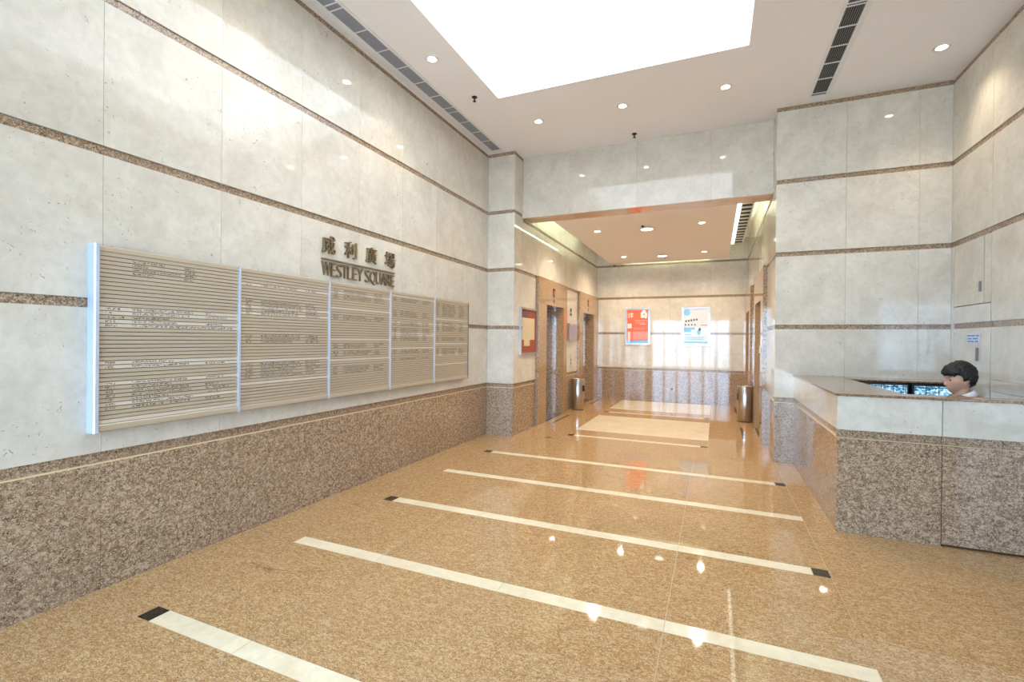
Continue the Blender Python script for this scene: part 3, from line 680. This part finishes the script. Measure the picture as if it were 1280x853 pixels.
# notice board on the pier side wall
nb = empty('notice_board', (XP, 7.35, 1.25), 'steel framed red brown notice board with cream papers beside the first lift', 'notice board')
y0, y1, z0, z1 = 6.95, 7.70, 1.255, 2.03
for lo, hi in (((XP, y0, z0), (XP + .035, y1, z0 + .035)), ((XP, y0, z1 - .035), (XP + .035, y1, z1)), ((XP, y0, z0 + .035), (XP + .035, y0 + .035, z1 - .035)), ((XP, y1 - .035, z0 + .035), (XP + .035, y1, z1 - .035))):
    box('frame_rail', lo, hi, 'steel', nb)
bdp = box('pin_board', (XP, y0 + .035, z0 + .035), (XP + .015, y1 - .035, z1 - .035), 'red', nb)
box('paper', (XP + .015, 7.03, 1.50), (XP + .018, 7.60, 1.86), 'paper', nb); box('paper', (XP + .015, 7.12, 1.40), (XP + .0175, 7.38, 1.52), 'paper', nb)
M['purple'] = plain('purple_card', (112, 84, 108), .7)
box('card', (XP + .015, 7.03, 1.88), (XP + .018, 7.27, 1.965), 'purple', nb)
MB().box((XP + .035, y0 + .0, 1.66), (XP + .05, y0 + .03, 1.72)).build('lock', 'mirror', nb)

# lift call panel and indicators
M['screen'] = plain('call_screen', (150, 146, 160), .15)
M['led'] = plain('red_led', (230, 60, 40), .4, 0, (255, 70, 50), 1.5)
o = empty('lift_call_panel', (XP, 9.87, 1.48), 'boxy steel framed display panel between the directory side lifts', 'display panel')
MB().box((XP, 9.57, 1.49), (XP + .07, 10.15, 1.86)).build('housing', 'steel', o, bevel=.006)
box('screen', (XP + .07, 9.62, 1.53), (XP + .073, 10.10, 1.82), 'screen', o)
o = empty('lift_button_plate', (XP, 9.88, .90), 'tall narrow steel lift button plate under the display panel', 'button plate')
MB().box((XP, 9.83, .90), (XP + .012, 9.93, 1.22)).build('plate', 'steel', o, bevel=.003)
for z in (1.0, 1.08): MB().lathe([(.0005, .012), (.018, .012), (.018, .018), (.0005, .019)], (XP, 9.88, z), 16, 'x').build('button', 'charcoal', o)
o = empty('lift_wall_sign', (XP, 9.88, 2.03), 'small dark round sign with caption bar on the cream panel between lifts', 'sign')
MB().lathe([(.0005, 0), (.05, 0), (.05, .006), (.0005, .006)], (XP, 9.88, 2.15), 24, 'x').build('roundel', 'charcoal', o)
box('caption_bar', (XP, 9.81, 2.03), (XP + .005, 9.95, 2.08), 'charcoal', o)
for y, w in ((8.55, 'the lift beside the notice board'), (11.2, 'the directory side lift near the end wall')):
    o = empty('lift_indicator', (pfl, y, 2.28), 'small dark floor indicator with red digits above %s' % w, 'indicator')
    MB().box((pfl, y - .05, 2.32), (pfl + .012, y + .05, 2.47)).build('display', 'charcoal', o, bevel=.002)
    box('digit', (pfl + .012, y - .02, 2.36), (pfl + .0125, y - .008, 2.43), 'led', o); box('digit', (pfl + .012, y + .008, 2.36), (pfl + .0125, y + .02, 2.43), 'led', o)
    MB().box((pfl, y - .018, 2.20), (pfl + .008, y + .018, 2.27)).build('arrow_plate', 'charcoal', o)
o = empty('access_reader', (pfr, 8.02, 1.35), 'small white card reader beside the first reception side lift', 'card reader')
MB().box((pfr - .02, 7.97, 1.33), (pfr, 8.06, 1.44)).build('reader_body', 'white', o, bevel=.004)
box('reader_window', (pfr - .0205, 7.985, 1.39), (pfr - .02, 8.045, 1.425), 'charcoal', o)

# ------------------------------------------------------------------ chair and seated guard
M['chair_red'] = plain('red_chair_fabric', (150, 40, 36), .8); M['skin'] = plain('skin', (200, 152, 126), .5)
M['vest'] = plain('grey_uniform', (98, 94, 98), .85); M['shirt'] = plain('white_shirt_cotton', (240, 238, 238), .8); M['trous'] = plain('dark_trousers', (44, 44, 50), .85); M['shoe'] = plain('black_shoe', (22, 22, 24), .4)
PX, PY = 5.195, 5.0
ch = empty('office_chair', (PX + .02, PY, 0), 'red backed office chair behind the reception counter', 'chair')
MB().box((PX - .30, PY - .22, .42), (PX + .15, PY + .22, .475)).build('seat', 'chair_red', ch, bevel=.018)
MB().prism([(PX + .135, .60), (PX + .175, .60), (PX + .165, 1.055), (PX + .145, 1.072), (PX + .125, 1.055)], PY - .15, PY + .15, 'y').build('backrest', 'chair_red', ch, bevel=.008)
MB().box((PX + .176, PY - .03, .40), (PX + .20, PY + .03, .8)).build('back_post', 'charcoal', ch)
MB().lathe([(.0005, .07), (.028, .07), (.028, .30), (.02, .30), (.02, .42), (.0005, .42)], (PX, PY, 0), 16).build('gas_lift', 'charcoal', ch)
for i in range(5):
    a = i * 2 * math.pi / 5 + .3; ex, ey = PX + .26 * math.cos(a), PY + .26 * math.sin(a)
    lg = MB().tube([(PX, PY, .085), (ex, ey, .065)], [.022, .015], 8).build('leg', 'charcoal', ch)
    MB().lathe([(.0005, -.012), (.026, -.012), (.026, .012), (.0005, .012)], (ex, ey, .026), 14, 'y').build('caster', 'charcoal', lg)

def skin_mesh(verts, edges, radii, root=0, sub=2):
    me = bpy.data.meshes.new('sk'); me.from_pydata([tuple(v) for v in verts], edges, [])
    ob = bpy.data.objects.new('sk', me); C.objects.link(ob)
    md = ob.modifiers.new('s', 'SKIN'); md.use_smooth_shade = True
    for i, r in enumerate(radii):
        me.skin_vertices[0].data[i].radius = (r, r) if not isinstance(r, tuple) else r
        me.skin_vertices[0].data[i].use_root = (i == root)
    if sub: s = ob.modifiers.new('u', 'SUBSURF'); s.levels = sub; s.render_levels = sub
    bpy.context.view_layer.update()
    out = bpy.data.meshes.new_from_object(ob.evaluated_get(bpy.context.evaluated_depsgraph_get()))
    bpy.data.objects.remove(ob); return out

class Sk:
    def __init__(s): s.v = []; s.e = []; s.r = []
    def add(s, p, r, prev=None):
        s.v.append(Vector(p)); s.r.append(r); i = len(s.v) - 1
        if prev is not None: s.e.append((prev, i))
        return i
    def chain(s, pts, prev=None):
        for p, r in pts: prev = s.add(p, r, prev)
        return prev
    def mesh(s, sub=2): return skin_mesh(s.v, s.e, s.r, 0, sub)

# head: built facing local +f, mapped so that f points to world -X and tips slightly down
HC = Vector((5.168, PY, 1.214)); TILT = math.radians(14); TURN = math.radians(6)
def gz(x, c, s): return math.exp(-((x - c) / s) ** 2)
def head_pt(d):
    f, s, h = d.x, d.y, d.z                      # unit direction: forward, side, up
    p = Vector((f * .094, s * .074, h * .119))
    front = max(0, f)
    if h < 0:                                    # jaw narrows, chin comes forward, nape goes in
        k = -h; p.y *= 1 - .30 * k * k; p.x += front * (.010 * k + .050 * k * k); p.x += (.030 * k if f < 0 else 0)
    if h > .2: p.x -= .006 * h
    sy = abs(s)
    p.x += front * (.021 * gz(h, -.18, .13) * gz(s, 0, .13) + .010 * gz(h, .02, .16) * gz(s, 0, .09))          # nose
    p.x += front * .008 * gz(h, .26, .12) * gz(s, 0, .45)                                                      # brow
    p.x -= front * .011 * gz(h, .06, .09) * gz(sy, .34, .14)                                                   # eye sockets
    p.x += front * .009 * (gz(h, -.43, .055) + gz(h, -.55, .055)) * gz(s, 0, .24)                               # lips
    p.x -= front * .004 * gz(h, -.49, .025) * gz(s, 0, .22)                                                    # mouth line
    p.x += front * .012 * gz(h, -.82, .14) * gz(s, 0, .3)                                                      # chin
    p.y += (s / (sy + 1e-6)) * .005 * gz(h, -.12, .16) * gz(f, .55, .25)                                       # cheeks
    return p
ROT = Matrix.Rotation(TURN, 3, 'Z') @ Matrix.Rotation(-TILT, 3, 'Y')
def to_world(p):                                 # f -> -X, s -> -Y, h -> Z
    q = Vector((-p.x, -p.y, p.z)); return HC + ROT @ q
bm = bmesh.new()
bmesh.ops.create_icosphere(bm, subdivisions=5, radius=1)
for v in bm.verts: v.co = to_world(head_pt(v.co.normalized()))
def ear(side):
    n = 14; ring = []
    prof = [(.000, .030), (.30, .034), (.75, .030), (1.0, .020)]
    bmx = bmesh.new(); bmesh.ops.create_uvsphere(bmx, u_segments=16, v_segments=10, radius=1)
    for v in bmx.verts:
        p = Vector((v.co.x * .018 - .006 - .004 * v.co.z, side * (.068 + .011 * v.co.y * side + .004 * max(0, -v.co.x)), v.co.z * .031 - .010))
        if v.co.z < -.3: p.x += .006
        v.co = to_world(p)
    me = bpy.data.meshes.new('ear'); bmx.to_mesh(me); bmx.free(); return me
# trunk, limbs, hands
K = Sk()
pel = K.add((PX, PY, .57), (.15, .125)); ab = K.add((PX + .02, PY, .72), (.135, .11), pel); chs = K.add((PX - .01, PY, .90), (.145, .105), ab)
ub = K.add((PX - .005, PY, 1.02), (.12, .085), chs)
nk = K.add((PX - .01, PY, 1.065), (.055, .055), ub); nk2 = K.add((PX - .012, PY, 1.13), (.05, .05), nk); K.add((PX - .015, PY, 1.19), .05, nk2)
FING = []
for s in (-1, 1):
    sh = K.add((PX - .005, PY + s * .165, 1.01), .055, ub)
    el = K.chain([((PX - .06, PY + s * .205, .88), .047), ((PX - .10, PY + s * .215, .785), .04)], sh)
    wr = K.chain([((PX - .22, PY + s * .17, .785), .034), ((PX - .325, PY + s * .12, .782), .025)], el)
    W0 = Vector((PX - .325, PY + s * .12, .782)); fwd = Vector((-.97, -s * .22, -.04)).normalized(); lat = Vector((-s * .22 * 0 + .22 * 0, s, 0)); lat = Vector((0, s, 0)) - fwd * fwd.dot(Vector((0, s, 0))); lat.normalize()
    K.chain([(W0 + fwd * .045, (.036, .017)), (W0 + fwd * .085, (.036, .014))], wr)
    for i, (off, ln) in enumerate(((.028, .068), (.010, .078), (-.009, .073), (-.027, .058))):      # little .. index order does not matter: unequal lengths
        b0 = W0 + fwd * .070 + lat * off * -1
        FING.append([(b0, .0095), (b0 + fwd * ln * .45 + Vector((0, 0, .006)), .009), (b0 + fwd * ln * .8 + Vector((0, 0, -.004)), .0082), (b0 + fwd * ln * 1.1 + Vector((0, 0, -.016)), .007)])
    t0 = W0 + fwd * .03 - lat * .022
    FING.append([(t0, .012), (t0 + fwd * .022 - lat * .022, .011), (t0 + fwd * .048 - lat * .03 + Vector((0, 0, -.006)), .0095), (t0 + fwd * .068 - lat * .03 + Vector((0, 0, -.012)), .008)])
    hp = K.add((PX - .03, PY + s * .09, .555), .095, pel)
    kn = K.chain([((PX - .22, PY + s * .10, .565), .078), ((PX - .40, PY + s * .10, .55), .062)], hp)
    an = K.chain([((PX - .40, PY + s * .10, .34), .052), ((PX - .38, PY + s * .10, .09), .036)], kn)
    K.chain([((PX - .44, PY + s * .105, .045), .036), ((PX - .53, PY + s * .11, .035), .03)], an)
parts = [K.mesh(2)]
for f in FING:
    k = Sk(); k.chain(f); parts.append(k.mesh(2))
parts += [ear(1), ear(-1)]
for me in parts: bm.from_mesh(me)
bme = bpy.data.meshes.new('person'); bm.to_mesh(bme); bm.free()
tmp = bpy.data.objects.new('tmp', bme); C.objects.link(tmp)
rm = tmp.modifiers.new('r', 'REMESH'); rm.mode = 'VOXEL'; rm.voxel_size = .0042; rm.use_smooth_shade = True
sm = tmp.modifiers.new('m', 'SMOOTH'); sm.factor = .5; sm.iterations = 2
bpy.context.view_layer.update()
body = bpy.data.meshes.new_from_object(tmp.evaluated_get(bpy.context.evaluated_depsgraph_get())); bpy.data.objects.remove(tmp)
O0 = Vector((PX, PY, 0)); body.transform(Matrix.Translation(-O0)); body.materials.clear(); body.materials.append(M['skin'])
person = bpy.data.objects.new('person', body); place(person, O0, None)
tag(person, 'seated person with short dark hair, white collar and grey top, head bowed behind the counter', 'person')

def wear(name, mesh, mat, remesh=None):
    if remesh:
        t = bpy.data.objects.new('t', mesh); C.objects.link(t); r = t.modifiers.new('r', 'REMESH'); r.mode = 'VOXEL'; r.voxel_size = remesh; r.use_smooth_shade = True
        s = t.modifiers.new('m', 'SMOOTH'); s.iterations = 4
        bpy.context.view_layer.update(); mesh = bpy.data.meshes.new_from_object(t.evaluated_get(bpy.context.evaluated_depsgraph_get())); bpy.data.objects.remove(t)
    mesh.transform(Matrix.Translation(-O0)); mesh.materials.clear(); mesh.materials.append(M[mat])
    for p in mesh.polygons: p.use_smooth = True
    o = bpy.data.objects.new(name, mesh); return place(o, O0, person)
V = Sk()                                            # grey top with sleeves
a = V.add((PX, PY, .585), (.162, .137)); b = V.add((PX + .02, PY, .72), (.148, .122), a); c = V.add((PX - .01, PY, .90), (.158, .118), b); d = V.add((PX - .0, PY, 1.025), (.138, .104), c); V.add((PX + .02, PY, 1.075), (.10, .085), d)
for s in (-1, 1):
    e = V.add((PX - .005, PY + s * .168, 1.012), .067, d); V.chain([((PX - .06, PY + s * .207, .88), .058), ((PX - .10, PY + s * .217, .785), .05), ((PX - .22, PY + s * .172, .785), .044), ((PX - .30, PY + s * .132, .783), .038)], e)
wear('grey_top', V.mesh(2), 'vest', .008)
T = Sk(); a = T.add((PX, PY, .56), (.158, .13))
for s in (-1, 1):
    T.chain([((PX - .03, PY + s * .09, .555), .104), ((PX - .22, PY + s * .10, .565), .087), ((PX - .40, PY + s * .10, .55), .071), ((PX - .40, PY + s * .10, .34), .062), ((PX - .385, PY + s * .10, .11), .052)], a)
wear('trousers', T.mesh(2), 'trous', .008)
for s in (-1, 1):
    S_ = Sk(); S_.chain([((PX - .365, PY + s * .10, .05), .046), ((PX - .44, PY + s * .105, .046), .046), ((PX - .54, PY + s * .11, .04), .038)]); wear('shoe', S_.mesh(2), 'shoe')
# white collar: a standing band round the neck that folds out over the top
mb = MB(); n = 28; ring = []
for i in range(n + 1):
    t = math.radians(-160 + 320 * i / n)                      # open at the throat (towards -X)
    cx, cy = math.cos(t), math.sin(t)
    for (r, dz, dx) in ((.058, .075, 0), (.064, .080, 0), (.088, .045, .004), (.082, .039, .004)):
        mb.v.append((PX - .008 + dx + r * cx, PY + r * cy * 1.05, 1.022 + dz + .034 * cx))
for i in range(n):
    for k in range(4):
        k2 = (k + 1) % 4; mb.f.append((i * 4 + k, (i + 1) * 4 + k, (i + 1) * 4 + k2, i * 4 + k2)); mb.sm.append(True)
mb.f += [(0, 1, 2, 3), (n * 4 + 3, n * 4 + 2, n * 4 + 1, n * 4)]; mb.sm += [False, False]
mb.build('collar', 'shirt', person)
# short tousled dark hair: a volume over the crown, temples and nape, cut to a hairline
bm = bmesh.new(); bmesh.ops.create_icosphere(bm, subdivisions=6, radius=1)
dead = []
for v in bm.verts:
    d = v.co.normalized(); f, s, h = d.x, abs(d.y), d.z
    line = .30 + .10 * noise.noise(d * 9)                                   # forehead hairline
    if f > .30: low = line + .28 * max(0, f - .75)
    elif f > -.05: low = .02 + (f + .05) / .35 * .28
    else: low = -.62 - .25 * f * 0
    if -.05 < f < .22 and s > .6: low = min(low, -.12)                      # sideburn
    if -.30 < f <= -.05: low = -.10 if (f > -.20) else -.35                 # around the ear
    k = min(1, max(0, (h - low) / .16))
    if h < low: dead.append(v); continue
    p = head_pt(d); nrm = Vector((d.x / .094, d.y / .074, d.z / .112)).normalized()
    clump = noise.noise(Vector((d.x * 5, d.y * 5, d.z * 4)) + Vector((3, 1, 7))) * .007 + noise.noise(d * 16) * .005 + noise.noise(d * 34) * .0028
    vol = .004 + k * (.013 + .010 * max(0, h) + .012 * max(0, -f) * max(0, h + .4) + .010 * gz(f, .72, .25) * max(0, h)) + clump * (.4 + .6 * k)
    v.co = to_world(p + nrm * vol)
bmesh.ops.delete(bm, geom=dead, context='VERTS')
loose = [v for v in bm.verts if not v.link_faces]; bmesh.ops.delete(bm, geom=loose, context='VERTS')
hm = bpy.data.meshes.new('hair'); bm.to_mesh(hm); bm.free()
mt, nt, b_ = new_mat('dark_hair'); co = coords(nt, False); nn = noise_tex(nt, co, 160, 3, .6, 1.0)
nt.links.new(ramp(nt, nn, [(.35, (9, 7, 7)), (.7, (36, 28, 25))]), b_.inputs['Base Color']); b_.inputs['Roughness'].default_value = .55; M['hair'] = mt
wear('hair', hm, 'hair')
# eyes and brows on the side of the face
M['eye'] = plain('dark_eye', (40, 30, 26), .25); M['brow'] = plain('soft_brow', (112, 82, 66), .7); M['lip'] = plain('lip', (176, 104, 92), .5)
for s in (-1, 1):
    mb = MB(); c0 = to_world(Vector((.079, s * .031, .010))); mb.lathe([(.0005, -.004), (.006, -.002), (.009, 0), (.006, .002), (.0005, .004)], c0, 12, 'x'); mb.build('eye', 'eye', person)
    pts = [to_world(head_pt(Vector((math.sqrt(max(.01, 1 - y_ * y_ - hz * hz)), s * y_, hz)).normalized()) + Vector((.001, 0, 0))) for y_, hz in ((.16, .24), (.32, .28), (.48, .25), (.58, .18))]
    MB().tube(pts, [.0015, .0022, .002, .001], 6).build('eyebrow', 'brow', person)
